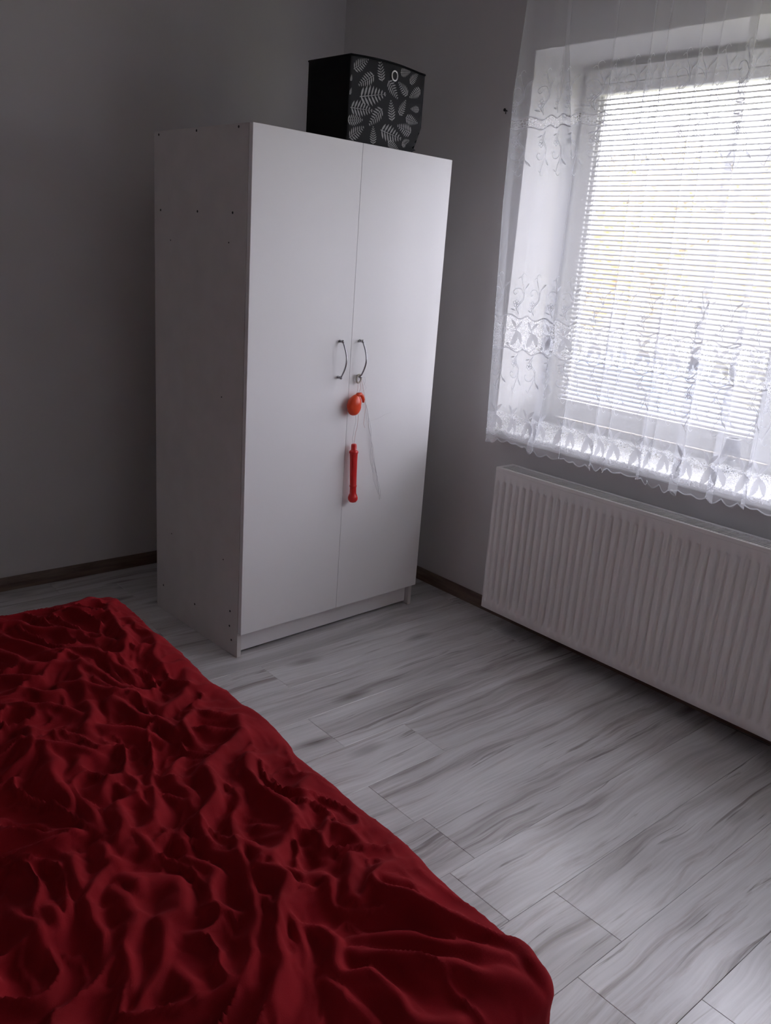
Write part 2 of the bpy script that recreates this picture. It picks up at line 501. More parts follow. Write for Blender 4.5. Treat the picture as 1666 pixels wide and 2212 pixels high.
# ------------------------------------------------------------------ outdoors
tag(MB().box(.6, -60, -1.3, 90, 70, -1.1).build('ground_outside', 'grass'), 'grassy yard outside the window', kind='structure')
tag(MB().box(5.5, -60, -1.1, 9.0, 70, -1.07).build('road_outside', 'asphalt'), 'grey road beyond the window', kind='structure')
def tree(x, y, h, r, label, mat, seed):
    R_ = random.Random(seed)
    t = empty('autumn_tree', (x, y, -1.1))
    tag(t, label, 'tree', 'autumn trees outside the window')
    m = MB(); m.tube([(0, 0, 0), (.05, .02, h * .35), (-.03, .05, h * .7), (0, 0, h * .92)], [.16, .12, .07, .03], 8)
    for k in range(7):
        a = k * 2.4; z = h * (.35 + .07 * k)
        m.tube([(0, 0, z), (math.cos(a) * r * .4, math.sin(a) * r * .4, z + h * .1), (math.cos(a) * r * .75, math.sin(a) * r * .75, z + h * .16)], [.06, .04, .015], 5)
    m.build('trunk', 'bark', t, True)
    m = MB()
    for k in range(1500):
        while True:
            p = Vector((R_.uniform(-1, 1), R_.uniform(-1, 1), R_.uniform(-1, 1)))
            if p.length < 1: break
        p = Vector((p.x * r, p.y * r, h * .64 + p.z * h * .36))
        s = R_.uniform(.09, .2)
        u = Vector((R_.gauss(0, 1), R_.gauss(0, 1), R_.gauss(0, 1))).normalized()
        v = u.orthogonal().normalized()
        m.add([p + u * s, p + v * s * .55, p - u * s, p - v * s * .55], [(0, 1, 2, 3)])
    c = m.build('crown', mat, t); c['kind'] = 'stuff'
tree(11.5, 7.2, 4.7, 1.5, 'golden autumn tree outside, nearest the curtain edge', 'leaf', 1)
tree(16.0, 8.3, 5.6, 2.1, 'broad yellow tree outside behind the blind, second along', 'leaf2', 2)
tree(15.0, 4.2, 5.3, 1.9, 'yellow tree outside behind the middle of the blind', 'leaf', 3)
tree(17.5, 14.3, 5.8, 2.2, 'tall gold tree far outside past the window edge', 'leaf2', 4)
tree(14.0, -0.2, 5.0, 2.0, 'low gold tree outside towards the lamp side', 'leaf', 5)
tree(20.5, 6.6, 6.4, 2.0, 'pale brown tree farthest away outside', 'leaf2', 6)
h = empty('house', (26, 13.5, -1.1), -.5)
tag(h, 'pale rendered house with slate roof beyond the trees outside', 'house')
MB().box(-4, -3.5, 0, 4, 3.5, 4.6).build('house_wall', 'render_wall', h)
MB().add([(-4.4,-3.9,4.6),(4.4,-3.9,4.6),(4.4,3.9,4.6),(-4.4,3.9,4.6),(0,-3.9,6.6),(0,3.9,6.6)],
         [(0,1,4),(2,3,5),(1,2,5,4),(3,0,4,5),(0,3,2,1)]).build('roof', 'rooftile', h)
for zz in (.9, 3.0):
    for yy in (-2, .4, 2.2):
        MB().box(-4.03, yy - .45, zz, -3.97, yy + .45, zz + 1.1).build('house_window', 'housewin', h)
MB().box(-1, .6, 5.6, -.4, 1.2, 7.6).build('chimney', 'render_wall', h)
c = empty('car', (7.4, 2.9, -1.07), 1.57)
tag(c, 'blue car parked on the road outside the window', 'car')
pf = [(-2.0,.35),(-2.05,.75),(-1.7,.92),(-1.15,.98),(-.6,1.42),(.75,1.45),(1.35,1.02),(1.9,.9),(2.05,.6),(2.0,.35)]
V = [(a, -.82, b_) for a, b_ in pf] + [(a, .82, b_) for a, b_ in pf]; k = len(pf)
MB().add(V, [(i, (i+1) % k, k+(i+1) % k, k+i) for i in range(k)] + [tuple(range(k-1,-1,-1)), tuple(range(k,2*k))]).build('car_body', 'carblue', c, bevel=.06)
for yy in (-.83, .83):
    MB().add([(-.95,yy,1.0),(-.5,yy,1.36),(.68,yy,1.38),(1.15,yy,1.03)], [(0,1,2,3)] if yy < 0 else [(3,2,1,0)]).build('car_window', 'housewin', c)
for xx in (-1.25, 1.3):
    for yy in (-.78, .78):
        MB().tube([(xx, yy - .1, .32), (xx, yy + .1, .32)], .32, 18).build('wheel', 'tyre', c)

# ------------------------------------------------------------------ venetian blind
bl = empty('venetian_blind', (FX - .045, WY0 - .1, SZ))
tag(bl, 'white slatted venetian blind hung in front of the window glass', 'blind')
BY0, BY1 = -1.268 , MID + .045
BX = FX - .043
bo = Vector((BX, WY0 - .1, SZ)); bl.location = bo
def L3(x, y, z): return (x - bo.x, y - bo.y, z - bo.z)
def lbox(m, x0, y0, z0, x1, y1, z1):
    a = L3(x0, y0, z0); b_ = L3(x1, y1, z1); m.box(*a, *b_); return m
hr = lbox(MB(), BX - .014, BY0 + .012, 2.085, FX - .016, BY1 - .012, 2.118).build('headrail', 'pvc', bl, bevel=.003)
lbox(MB(), BX - .018, BY0 + .016, 2.120, FX - .016, BY1 - .016, 2.172).build('pelmet', 'pvc', bl, bevel=.003)
PITCH = .0180
n_sl = int((2.072 - .918) / PITCH)
q = MB(); Wd, camb, tilt = .0250, .0024, math.radians(24)
ylen = (BY0 - BY1)
prof = []
for i in range(6):
    t = i / 5 - .5
    a, b_ = t * Wd, camb * (1 - 4 * t * t)
    # room-side edge (negative x) hangs lower
    prof.append((a * math.cos(tilt) - b_ * math.sin(tilt), a * math.sin(tilt) + b_ * math.cos(tilt)))
prof2 = prof + [(a, b_ - .0004) for a, b_ in reversed(prof)]
k = len(prof2)
V = [(a, 0, b_) for a, b_ in prof2] + [(a, -ylen, b_) for a, b_ in prof2]
q.add(V, [(i, (i+1) % k, k+(i+1) % k, k+i) for i in range(k)] + [tuple(range(k-1,-1,-1)), tuple(range(k,2*k))])
slat_me = bpy.data.meshes.new('slat'); slat_me.from_pydata(q.v, [], q.f); slat_me.update(); slat_me.materials.append(M['slat'])
for i in range(n_sl):
    o = bpy.data.objects.new('slat', slat_me); COL.objects.link(o); o.parent = bl
    o.location = L3(BX, BY0, 2.066 - PITCH * i)
zb = 2.066 - PITCH * n_sl
lbox(MB(), BX - .012, BY0, zb - .006, BX + .012, BY1, zb + .008).build('bottom_rail', 'pvc', bl, bevel=.002)
for yc in (-1.37, -1.507, -2.02):
    m = MB()
    for xo in (-.0125, .0125):
        m.tube([L3(BX + xo, yc, 2.09), L3(BX + xo, yc, zb)], .0009, 5)
    m.build('ladder_cord', 'cordm', bl)

# ------------------------------------------------------------------ radiator
RFX, RBX, RY0_, RLEN, RZ0_, RZ1_ = -.146, -.05, -1.318, 1.60, .080, .672
ra = empty('radiator', (RFX, RY0_, 0))
tag(ra, 'white ribbed steel panel radiator on the wall under the window', 'radiator')
def rl(x, y, z): return (x - RFX, y - RY0_, z)
PIT = RLEN / 48
per = 10
ny = 48 * per + 1
yy = np.linspace(0, -RLEN, ny)
ph = ((-yy) / PIT) % 1.0
g = np.clip((np.abs(ph - .5) - .10) / .16, 0, 1)          # 0 in the groove, 1 on the rib
g = g * g * (3 - 2 * g)
edge = np.clip((-yy - .010) / .012, 0, 1) * np.clip((RLEN + yy - .010) / .012, 0, 1)
H_ = RZ1_ - RZ0_
zz = np.array([0, .004, .034, .040, .048, .056] + list(np.linspace(.07, H_ - .075, 12)) + [H_ - .062, H_ - .055, H_ - .048, H_ - .042, H_ - .008, H_ - .003, H_])
def env(z):
    a = np.clip((z - .036) / .022, 0, 1) * np.clip((H_ - .042 - z) / .022, 0, 1)
    return np.sqrt(a)
E_ = np.array([env(z) for z in zz])
dep = .0125 * (1 - g)[None, :] * E_[:, None] * edge[None, :]
X_ = dep.copy()
X_[0, :] += .006; X_[-1, :] += .006
V = np.stack([X_, np.broadcast_to(yy, X_.shape), np.broadcast_to((zz + RZ0_)[:, None], X_.shape)], -1).reshape(-1, 3)
F = grid_faces(len(zz), ny)[:, ::-1]
m = MB(); m.v = [tuple(v) for v in V.tolist()]; m.f = [tuple(f) for f in F.tolist()]
m.build('front_panel', 'enamel', ra, True)
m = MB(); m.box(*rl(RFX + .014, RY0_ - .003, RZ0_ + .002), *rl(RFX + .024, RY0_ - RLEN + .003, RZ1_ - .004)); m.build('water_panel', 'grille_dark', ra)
m = MB(); m.box(*rl(RBX - .012, RY0_ - .003, RZ0_ + .002), *rl(RBX, RY0_ - RLEN + .003, RZ1_ - .004)); m.build('back_panel', 'enamel', ra)
for ys in (RY0_, RY0_ - RLEN + .0025):
    MB().box(*rl(RFX + .004, ys, RZ0_ + .01), *rl(RBX, ys - .0025, RZ1_ + .002)).build('side_panel', 'enamel', ra, bevel=.0008)
# top grille: frame and thin curved louvres
gz = RZ1_ + .001
m = MB()
m.box(*rl(RFX - .001, RY0_ + .002, gz - .010), *rl(RFX + .011, RY0_ - RLEN - .002, gz + .006))
m.box(*rl(RBX - .010, RY0_ + .002, gz - .010), *rl(RBX + .002, RY0_ - RLEN - .002, gz + .006))
for ys in (RY0_ + .002, RY0_ - RLEN + .022):
    m.box(*rl(RFX + .011, ys, gz - .010), *rl(RBX - .010, ys - .024, gz + .006))
m.build('grille_frame', 'enamel', ra, bevel=.0025)
m = MB()
yv = RY0_ - .026
while yv > RY0_ - RLEN + .026:
    pts = []
    for i in range(5):
        t = i / 4
        pts.append((RFX + .010 + t * (RBX - RFX - .019), yv - .010 * math.sin(t * math.pi * .5), gz + .003 + .0025 * math.sin(t * math.pi)))
    V = []
    for p in pts:
        V += [rl(p[0], p[1] + .0016, p[2]), rl(p[0], p[1] - .0016, p[2]), rl(p[0], p[1] - .0016, p[2] - .012), rl(p[0], p[1] + .0016, p[2] - .012)]
    Fq = []
    for i in range(4):
        for j in range(4):
            Fq.append((i*4+j, i*4+(j+1)%4, (i+1)*4+(j+1)%4, (i+1)*4+j))
    m.add(V, Fq)
    yv -= .0100
o = m.build('grille_louvres', 'enamel', ra); o['kind'] = 'stuff'
for ys in (RY0_ - .22, RY0_ - RLEN + .22):
    MB().box(*rl(RBX, ys, .18), *rl(-.001, ys - .03, .56)).build('wall_bracket', 'enamel', ra)

# ------------------------------------------------------------------ wardrobe
WTH = 0.04444554
wo = empty('wardrobe', (-1.1448, -1.0427, 0), WTH)
tag(wo, 'tall white two-door wardrobe standing in the corner', 'wardrobe')
WW, WD, WH, WT = .8968, .581, 1.80, .018
ZD = .0973
def wbox(name, a, mat, parent=wo, bevel=.0012):
    return MB().box(*a).build(name, mat, parent, bevel=bevel)
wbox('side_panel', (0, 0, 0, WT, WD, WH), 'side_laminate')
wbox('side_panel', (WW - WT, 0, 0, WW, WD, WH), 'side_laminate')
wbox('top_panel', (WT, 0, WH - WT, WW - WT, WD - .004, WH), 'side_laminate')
wbox('bottom_panel', (WT, .001, ZD + .002, WW - WT, WD - .004, ZD + .02), 'side_laminate')
wbox('plinth', (WT, .022, .012, WW - WT, .038, ZD + .002), 'laminate')
wbox('back_panel', (.002, WD - .004, .03, WW - .002, WD, WH - .002), 'hardboard', bevel=0)
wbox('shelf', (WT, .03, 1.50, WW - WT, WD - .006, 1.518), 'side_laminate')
def handle(door, lx):
    q = MB(); y0 = -.0215
    z0, z1 = 1.012, 1.140
    for z in (z0, z1):
        q.tube([(lx, y0, z), (lx, y0 - .012, z)], [.0052, .0042], 10)
        q.ball((lx, y0 - .017, z), .0062)
    pts = []
    for i in range(17):
        t = i / 16
        pts.append((lx, y0 - .017 - .026 * math.sin(math.pi * t), z0 + (z1 - z0) * t))
    q.tube(pts, .0029, 10)
    q.build('handle', 'chrome', door, True)
for x0, x1, hx in ((.0005, WW / 2 - .0004, .3925), (WW / 2 + .0004, WW - .0005, .4870)):
    dr = wbox('door', (x0, -.0215, ZD, x1, -.0025, WH), 'laminate', bevel=.0012)
    handle(dr, hx)
for ly, lz in ((.546,1.788),(.299,1.790),(.054,1.790),(.536,1.540),(.290,1.539),(.079,1.538),(.467,1.440),(.098,1.446),(.463,.345),(.099,.352),(.528,.107),(.290,.109),(.049,.168),(.051,.109),(.037,.058),(.126,.938)):
    r = .0042 if lz not in (1.440, 1.446, .345, .352, .938) else .0026
    MB().tube([(.001, ly, lz), (-.0006, ly, lz)], r, 10).build('screw', 'screw', wo)
WR = Matrix.Translation(Vector((-1.1448, -1.0427, 0))) @ Matrix.Rotation(WTH, 4, 'Z')
def W2(lx, ly, lz): return WR @ Vector((lx, ly, lz))

# ------------------------------------------------------------------ fern storage box on the wardrobe
bx = empty('storage_box', W2(.618, .17, WH), WTH)
tag(bx, 'black fabric storage box with grey fern leaves and metal eyelet on the wardrobe', 'storage box')
bw, bd, bh = .356, .226, .276
def bulge(u, v):          # u across 0..1, v up 0..1 : how far the front swells
    return .012 * math.sin(math.pi * u) * (.35 + .65 * v)
def front_pt(u, v, off=0.0):
    x = -bw / 2 + bw * u
    y = -bd / 2 - bulge(u, v)
    z = bh * v
    if v > .9: z += .006 * math.sin(math.pi * min(1, u * 1.1)) * (v - .9) / .1
    # slumped lower corner on the far side
    s = max(0, (u - .72) / .28) * max(0, (.36 - v) / .36)
    x -= .040 * s * (1 + .25 * math.sin(v * 60)); y += .010 * s * math.sin(v * 75)
    return Vector((x, y - off, z))
def sheet(fn, nu, nv, thick, name, mat, parent):
    q = MB()
    A_ = [[fn(i / nu, j / nv, 0) for i in range(nu + 1)] for j in range(nv + 1)]
    B_ = [[fn(i / nu, j / nv, -thick) for i in range(nu + 1)] for j in range(nv + 1)]
    V = [p for r in A_ for p in r] + [p for r in B_ for p in r]
    n1 = (nu + 1) * (nv + 1); w = nu + 1
    F = []
    for j in range(nv):
        for i in range(nu):
            a = j * w + i
            F.append((a, a + 1, a + w + 1, a + w)); F.append((n1 + a, n1 + a + w, n1 + a + w + 1, n1 + a + 1))
    for i in range(nu):
        F.append((i, n1 + i, n1 + i + 1, i + 1)); t = nv * w + i; F.append((t, t + 1, n1 + t + 1, n1 + t))
    for j in range(nv):
        a = j * w; F.append((a, a + w, n1 + a + w, n1 + a)); t = a + nu; F.append((t, n1 + t, n1 + t + w, t + w))
    q.add(V, F)
    return q.build(name, mat, parent, True)
fp = sheet(lambda u, v, o: front_pt(u, v, o), 28, 28, .004, 'front_panel', 'boxfront', bx)
sheet(lambda u, v, o: Vector((-bw / 2 + o * -1 * -1 - .003 * math.sin(math.pi * u) * v, bd / 2 - bd * u, bh * v)) , 10, 10, -.004, 'side_panel', 'boxcloth', bx)
sheet(lambda u, v, o: Vector((bw / 2 - o * -1 * -1 - .040 * max(0, (.36 - v) / .36) * (1 - u), -bd / 2 + bd * u, bh * v)), 10, 12, -.004, 'side_panel', 'boxcloth', bx)
sheet(lambda u, v, o: Vector((bw / 2 - bw * u, bd / 2 + o * -1 * -1, bh * v)), 6, 6, .004, 'back_panel', 'boxcloth', bx)
MB().box(-bw / 2 + .004, -bd / 2 + .002, .001, bw / 2 - .045, bd / 2 - .002, .005).build('bottom_panel', 'boxcloth', bx)
q = MB()                   # piped rim
rim = [front_pt(i / 20, 1, .001) for i in range(21)] + [Vector((bw / 2, bd / 2, bh)), Vector((-bw / 2, bd / 2, bh))]
q.tube(rim, .0035, 6, closed=True); q.build('rim_piping', 'boxcloth', bx, True)
eu, ev = (.634 - .440) / bw, (2.044 - WH) / bh
ec = front_pt(eu, ev, .001)
q = MB(); q.tube([ec + Vector((.0135 * math.cos(a), -.001, .0155 * math.sin(a))) for a in np.linspace(0, 2 * math.pi, 24, endpoint=False)], .0032, 8, closed=True)
ey_ = q.build('eyelet', 'eyelet', bx, True)
q = MB(); q.add([ec + Vector((0, -.0008, 0))] + [ec + Vector((.0125 * math.cos(a), -.0008, .0145 * math.sin(a))) for a in np.linspace(0, 2 * math.pi, 20, endpoint=False)], [(0, 1 + i, 1 + (i + 1) % 20) for i in range(20)])
q.build('eyelet_opening', 'hole', ey_)
RIDGES = [(1.0,[(-1.742,-1.356),(-1.797,-1.505),(-1.841,-1.627),(-1.887,-1.698)]),(1.0,[(-1.779,-1.559),(-1.824,-1.612),(-1.863,-1.664)]),(1.0,[(-2.052,-1.389),(-2.016,-1.425),(-1.996,-1.478),(-1.946,-1.535),(-1.898,-1.585),(-1.878,-1.642)]),(1.0,[(-2.079,-1.477),(-2.067,-1.523),(-2.032,-1.581),(-2.017,-1.614)]),(1.0,[(-1.984,-1.636),(-1.944,-1.673),(-1.911,-1.718),(-1.901,-1.782),(-1.888,-1.834)]),(1.0,[(-2.105,-1.559),(-2.084,-1.641),(-2.067,-1.691),(-2.033,-1.718)]),(1.0,[(-2.033,-1.718),(-1.991,-1.734),(-1.959,-1.766),(-1.942,-1.821),(-1.936,-1.877),(-1.908,-1.905)]),(1.0,[(-2.142,-1.679),(-2.117,-1.716),(-2.087,-1.736)]),(1.0,[(-2.059,-1.786),(-2.024,-1.818),(-1.99,-1.861),(-1.95,-1.888),(-1.919,-1.928),(-1.899,-1.961)]),(1.0,[(-1.994,-1.743),(-2.004,-1.801),(-2.027,-1.847)]),(1.0,[(-2.166,-1.755),(-2.133,-1.777),(-2.11,-1.802),(-2.074,-1.816)]),(1.0,[(-1.987,-1.893),(-1.973,-1.96),(-1.961,-2.005)]),(1.0,[(-2.186,-1.818),(-2.15,-1.851),(-2.109,-1.878),(-2.073,-1.93)]),(1.0,[(-2.036,-1.88),(-2.05,-1.945),(-2.064,-2.006),(-2.069,-2.028)]),(1.0,[(-1.954,-1.991),(-1.935,-2.032),(-1.929,-2.08),(-1.933,-2.104)]),(1.0,[(-2.049,-1.999),(-2.017,-2.038),(-1.989,-2.082),(-1.981,-2.1)]),(1.4,[(-1.86,-2.026),(-1.903,-2.08),(-1.92,-2.112),(-1.916,-2.136)]),(1.5,[(-1.788,-2.103),(-1.816,-2.157),(-1.859,-2.196),(-1.904,-2.222),(-1.945,-2.263),(-1.985,-2.32),(-2.023,-2.353),(-2.042,-2.407),(-2.046,-2.439)]),(1.3,[(-1.741,-2.066),(-1.721,-2.119),(-1.719,-2.204)]),(1.5,[(-1.845,-2.246),(-1.879,-2.286),(-1.893,-2.335),(-1.907,-2.401),(-1.92,-2.469)]),(1.0,[(-2.167,-2.017),(-2.133,-2.045),(-2.107,-2.082)]),(1.0,[(-2.168,-1.936),(-2.179,-2.001),(-2.208,-2.043),(-2.24,-2.057)]),(1.0,[(-2.163,-2.036),(-2.184,-2.103),(-2.192,-2.161),(-2.207,-2.203)]),(1.0,[(-2.083,-2.166),(-2.123,-2.174),(-2.144,-2.207)]),(1.0,[(-2.071,-2.197),(-2.095,-2.242),(-2.129,-2.252),(-2.137,-2.302),(-2.168,-2.34)]),(1.0,[(-2.029,-2.212),(-2.065,-2.263),(-2.082,-2.304),(-2.111,-2.334),(-2.135,-2.335)]),(1.0,[(-1.965,-2.188),(-2.0,-2.239),(-2.018,-2.296),(-2.04,-2.315)]),(1.0,[(-2.182,-2.207),(-2.183,-2.258),(-2.185,-2.305)]),(1.0,[(-1.919,-2.295),(-1.949,-2.359),(-1.977,-2.392),(-1.985,-2.424),(-1.984,-2.448)]),(1.0,[(-1.816,-1.814),(-1.782,-1.825),(-1.741,-1.815)]),(1.0,[(-1.886,-1.98),(-1.839,-1.961),(-1.787,-1.9),(-1.756,-1.853)]),(1.0,[(-1.813,-1.884),(-1.797,-1.937),(-1.751,-1.924)]),(1.0,[(-1.749,-1.506),(-1.756,-1.6),(-1.79,-1.711),(-1.803,-1.799)]),(1.0,[(-1.8,-1.322),(-1.843,-1.389),(-1.904,-1.425)]),(1.0,[(-2.205,-2.337),(-2.211,-2.382),(-2.191,-2.407)]),(1.0,[(-2.261,-2.336),(-2.264,-2.375),(-2.256,-2.416)]),(1.0,[(-2.142,-2.25),(-2.143,-2.299),(-2.169,-2.335),(-2.187,-2.355)]),(1.0,[(-2.137,-2.346),(-2.143,-2.387),(-2.149,-2.421)]),(1.0,[(-2.089,-2.368),(-2.089,-2.409),(-2.088,-2.427)]),(1.0,[(-2.201,-2.4),(-2.233,-2.418),(-2.258,-2.449),(-2.261,-2.484),(-2.258,-2.517),(-2.272,-2.537)]),(1.0,[(-2.195,-2.43),(-2.182,-2.455),(-2.185,-2.468)]),(1.0,[(-2.215,-2.446),(-2.208,-2.485),(-2.207,-2.514),(-2.233,-2.552),(-2.249,-2.567),(-2.258,-2.604),(-2.268,-2.62)]),(1.0,[(-2.166,-2.462),(-2.148,-2.485),(-2.153,-2.511),(-2.171,-2.536),(-2.193,-2.547),(-2.197,-2.579),(-2.212,-2.614),(-2.243,-2.631),(-2.264,-2.653)]),(1.0,[(-2.103,-2.455),(-2.09,-2.48),(-2.075,-2.502),(-2.106,-2.521),(-2.131,-2.542)]),(1.0,[(-2.055,-2.462),(-2.037,-2.486),(-2.017,-2.495)]),(1.2,[(-1.995,-2.459),(-2.029,-2.514),(-2.06,-2.574),(-2.084,-2.613),(-2.116,-2.644),(-2.153,-2.698)]),(1.3,[(-2.003,-2.477),(-1.979,-2.494),(-1.984,-2.524),(-2.016,-2.534),(-2.004,-2.575),(-1.999,-2.589),(-2.028,-2.627),(-2.069,-2.661),(-2.093,-2.682),(-2.104,-2.719),(-2.127,-2.756)]),(1.0,[(-2.058,-2.571),(-2.036,-2.591),(-2.051,-2.624),(-2.08,-2.648)]),(1.2,[(-1.924,-2.474),(-1.954,-2.512),(-1.987,-2.539),(-1.997,-2.559),(-1.996,-2.585)]),(1.0,[(-1.991,-2.584),(-1.97,-2.605),(-1.994,-2.618),(-2.021,-2.632),(-2.018,-2.662)]),(1.0,[(-2.354,-2.406),(-2.353,-2.451),(-2.352,-2.486)]),(1.0,[(-2.316,-2.415),(-2.321,-2.466)]),(1.0,[(-2.291,-2.424),(-2.295,-2.449)]),(1.0,[(-2.299,-2.275),(-2.26,-2.292),(-2.234,-2.288)]),(1.0,[(-2.259,-2.247),(-2.231,-2.281),(-2.213,-2.292)]),(1.0,[(-2.195,-2.627),(-2.188,-2.657),(-2.198,-2.665)]),(1.0,[(-2.173,-2.045),(-2.186,-2.117),(-2.197,-2.185)]),(1.0,[(-2.135,-2.539),(-2.118,-2.565),(-2.095,-2.587)]),(1.0,[(-1.995,-2.55),(-1.995,-2.582),(-2.018,-2.616),(-2.057,-2.653)]),(1.0,[(-2.024,-2.65),(-2.032,-2.68),(-2.054,-2.716)]),(1.2,[(-2.012,-2.668),(-1.989,-2.68),(-1.987,-2.714),(-2.002,-2.742),(-2.014,-2.779)]),(1.0,[(-1.928,-2.599),(-1.926,-2.622),(-1.944,-2.64)]),(1.1,[(-1.859,-2.598),(-1.885,-2.63),(-1.917,-2.664),(-1.913,-2.678),(-1.872,-2.672),(-1.836,-2.649),(-1.798,-2.631)]),(1.7,[(-1.877,-2.678),(-1.869,-2.705),(-1.858,-2.738),(-1.845,-2.772),(-1.832,-2.8),(-1.808,-2.837),(-1.788,-2.884),(-1.789,-2.931)]),(1.0,[(-1.853,-2.664),(-1.836,-2.687),(-1.816,-2.702)]),(1.0,[(-1.823,-2.753),(-1.812,-2.772),(-1.819,-2.791)]),(1.3,[(-1.978,-2.747),(-1.955,-2.785),(-1.929,-2.818),(-1.901,-2.847),(-1.866,-2.89),(-1.82,-2.949)]),(1.1,[(-1.964,-2.726),(-1.939,-2.749),(-1.909,-2.776),(-1.887,-2.806),(-1.858,-2.845),(-1.826,-2.89)]),(1.0,[(-2.012,-2.781),(-1.99,-2.809),(-1.99,-2.841)]),(1.0,[(-1.975,-2.548),(-1.963,-2.574),(-1.923,-2.597)]),(0.8,[(-1.784,-2.354),(-1.818,-2.376),(-1.91,-2.46)]),(1.0,[(-1.848,-2.504),(-1.824,-2.534),(-1.824,-2.571)]),(1.0,[(-2.039,-2.768),(-2.038,-2.809),(-2.039,-2.842)]),(1.0,[(-2.003,-2.82),(-1.988,-2.854),(-1.95,-2.897)]),(0.8,[(-1.84,-2.471),(-1.871,-2.513),(-1.901,-2.563)])]
FERNS = [(0.454,2.034,0.514,2.073),(0.579,2.017,0.56,2.08),(0.541,2.03,0.476,1.987),(0.486,1.954,0.603,1.981),(0.449,1.915,0.548,1.919),(0.439,1.874,0.507,1.884),(0.589,1.932,0.534,1.87),(0.641,1.9,0.626,1.967),(0.675,1.924,0.702,1.979),(0.607,2.024,0.661,1.974),(0.709,1.995,0.655,2.029),(0.663,2.058,0.714,2.069),(0.715,2.035,0.756,2.073),(0.776,2.024,0.718,1.989),(0.776,1.958,0.73,1.954),(0.708,1.921,0.775,1.913),(0.748,1.875,0.667,1.89),(0.59,1.864,0.697,1.848),(0.451,1.82,0.514,1.864),(0.56,1.813,0.554,1.872),(0.629,1.829,0.686,1.811),(0.702,1.828,0.75,1.853),(0.445,1.996,0.447,2.016),(0.443,1.954,0.449,1.976)]

def fern(bxz, txz):
    """a fern frond from base to tip laid on the box front (wardrobe coordinates)"""
    b2 = Vector(((bxz[0] - .440) / bw, (bxz[1] - WH) / bh)); t2 = Vector(((txz[0] - .440) / bw, (txz[1] - WH) / bh))
    B = Vector((b2.x * bw, b2.y * bh)); T = Vector((t2.x * bw, t2.y * bh))
    ax = (T - B); L_ = ax.length; ax = ax / L_; pr_ = Vector((-ax.y, ax.x))
    q = MB()
    def P(a, s):
        p = B + ax * a + pr_ * s
        u = min(max(p.x / bw, .004), .996); v = min(max(p.y / bh, .01), .985)
        return front_pt(u, v, .0009)
    def poly(pts2): q.add([P(a, s) for a, s in pts2], [tuple(range(len(pts2)))])
    w = max(.0012, L_ * .014)
    poly([(0, -w), (L_, -w * .2), (L_, w * .2), (0, w)])
    n = 8
    for i in range(n):
        t = (i + .4) / n
        a0 = L_ * t
        ln = L_ * .29 * (1 - t) ** .7 * (.75 + .5 * min(1, t * 4))
        for s in (-1, 1):
            hw = L_ * .022 * (1 - .4 * t)
            da = ln * .5
            lens = [(a0 - hw * .5, 0), (a0 + da * .3 - hw * 1.5, s * ln * .35), (a0 + da * .62 - hw * 1.4, s * ln * .68), (a0 + da, s * ln), (a0 + da * .70 + hw * 1.4, s * ln * .68), (a0 + da * .38 + hw * 1.5, s * ln * .35), (a0 + hw * .5, 0)]
            poly(lens if s > 0 else lens[::-1])
    q.build('fern_print', 'fern', bx)
for a, b_, c, d in FERNS: fern((a, b_), (c, d))

# ------------------------------------------------------------------ toys and thread on the door handle
HX = .4870
def wpts(L_): return [W2(*p) for p in L_]
tt = MB()
# beige loop on the lower post
lp = empty('cord_loop', W2(HX - .002, -.033, 1.012))
tag(lp, 'beige soft loop around the lower post of the wardrobe handle', 'loop')
q = MB(); q.tube([(.011 * math.cos(a) * math.cos(WTH) , .011 * math.cos(a) * math.sin(WTH) - .002 * math.sin(a), -.008 + .0155 * math.sin(a)) for a in np.linspace(0, 2 * math.pi, 22, endpoint=False)], .0034, 8, closed=True)
q.build('loop_band', 'loop', lp, True)
# orange toy
ot = empty('orange_toy', W2(.461, -.045, .872), WTH)
tag(ot, 'shiny orange plastic toy with hooked top hanging from the wardrobe handle', 'toy')
q = MB(); q.ball((0, 0, .038), .031, .020, .039, 20, 14)
for i, p in enumerate(q.v):
    x, y_, z = p
    t = (z - .038) / .039
    x = x * (1.0 + .10 * (-t)) + .006 * max(0, t) ** 1.5 - .002
    q.v[i] = (x + .0012 * math.sin(z * 210 + x * 90), y_ * (1 + .08 * math.sin(z * 160)), z)
q.build('toy_body', 'orange', ot, True)
q = MB(); q.tube([(.004, 0, .066), (.012, -.002, .076), (.022, -.004, .077), (.031, -.005, .069), (.036, -.006, .057), (.037, -.006, .046)], [.009, .0085, .0078, .0070, .0060, .0035], 10)
q.build('toy_hook', 'orange', ot, True)
# red tube
rt = empty('red_tube', W2(.479, -.048, .535), WTH)
tag(rt, 'slim red plastic tube with a knob end hanging on the wardrobe door', 'toy')
q = MB(); q.lathe([(.004, .0), (.013, .003), (.0185, .012), (.0188, .020), (.0155, .030), (.0128, .036), (.0125, .06), (.0138, .063), (.0138, .068), (.0125, .071), (.0132, .12), (.0140, .165), (.0150, .188), (.0155, .196)], 20)
rb = q.build('tube_body', 'redplastic', rt, True)
q = MB(); q.lathe([(.0100, .190), (.0172, .193), (.0172, .200), (.0125, .204), (.0108, .206), (.0106, .222), (.0095, .227), (.005, .229)], 20)
q.build('tube_cap', 'redplastic', rt, True)
rt.rotation_euler = (math.radians(-1), math.radians(-2.2), WTH)
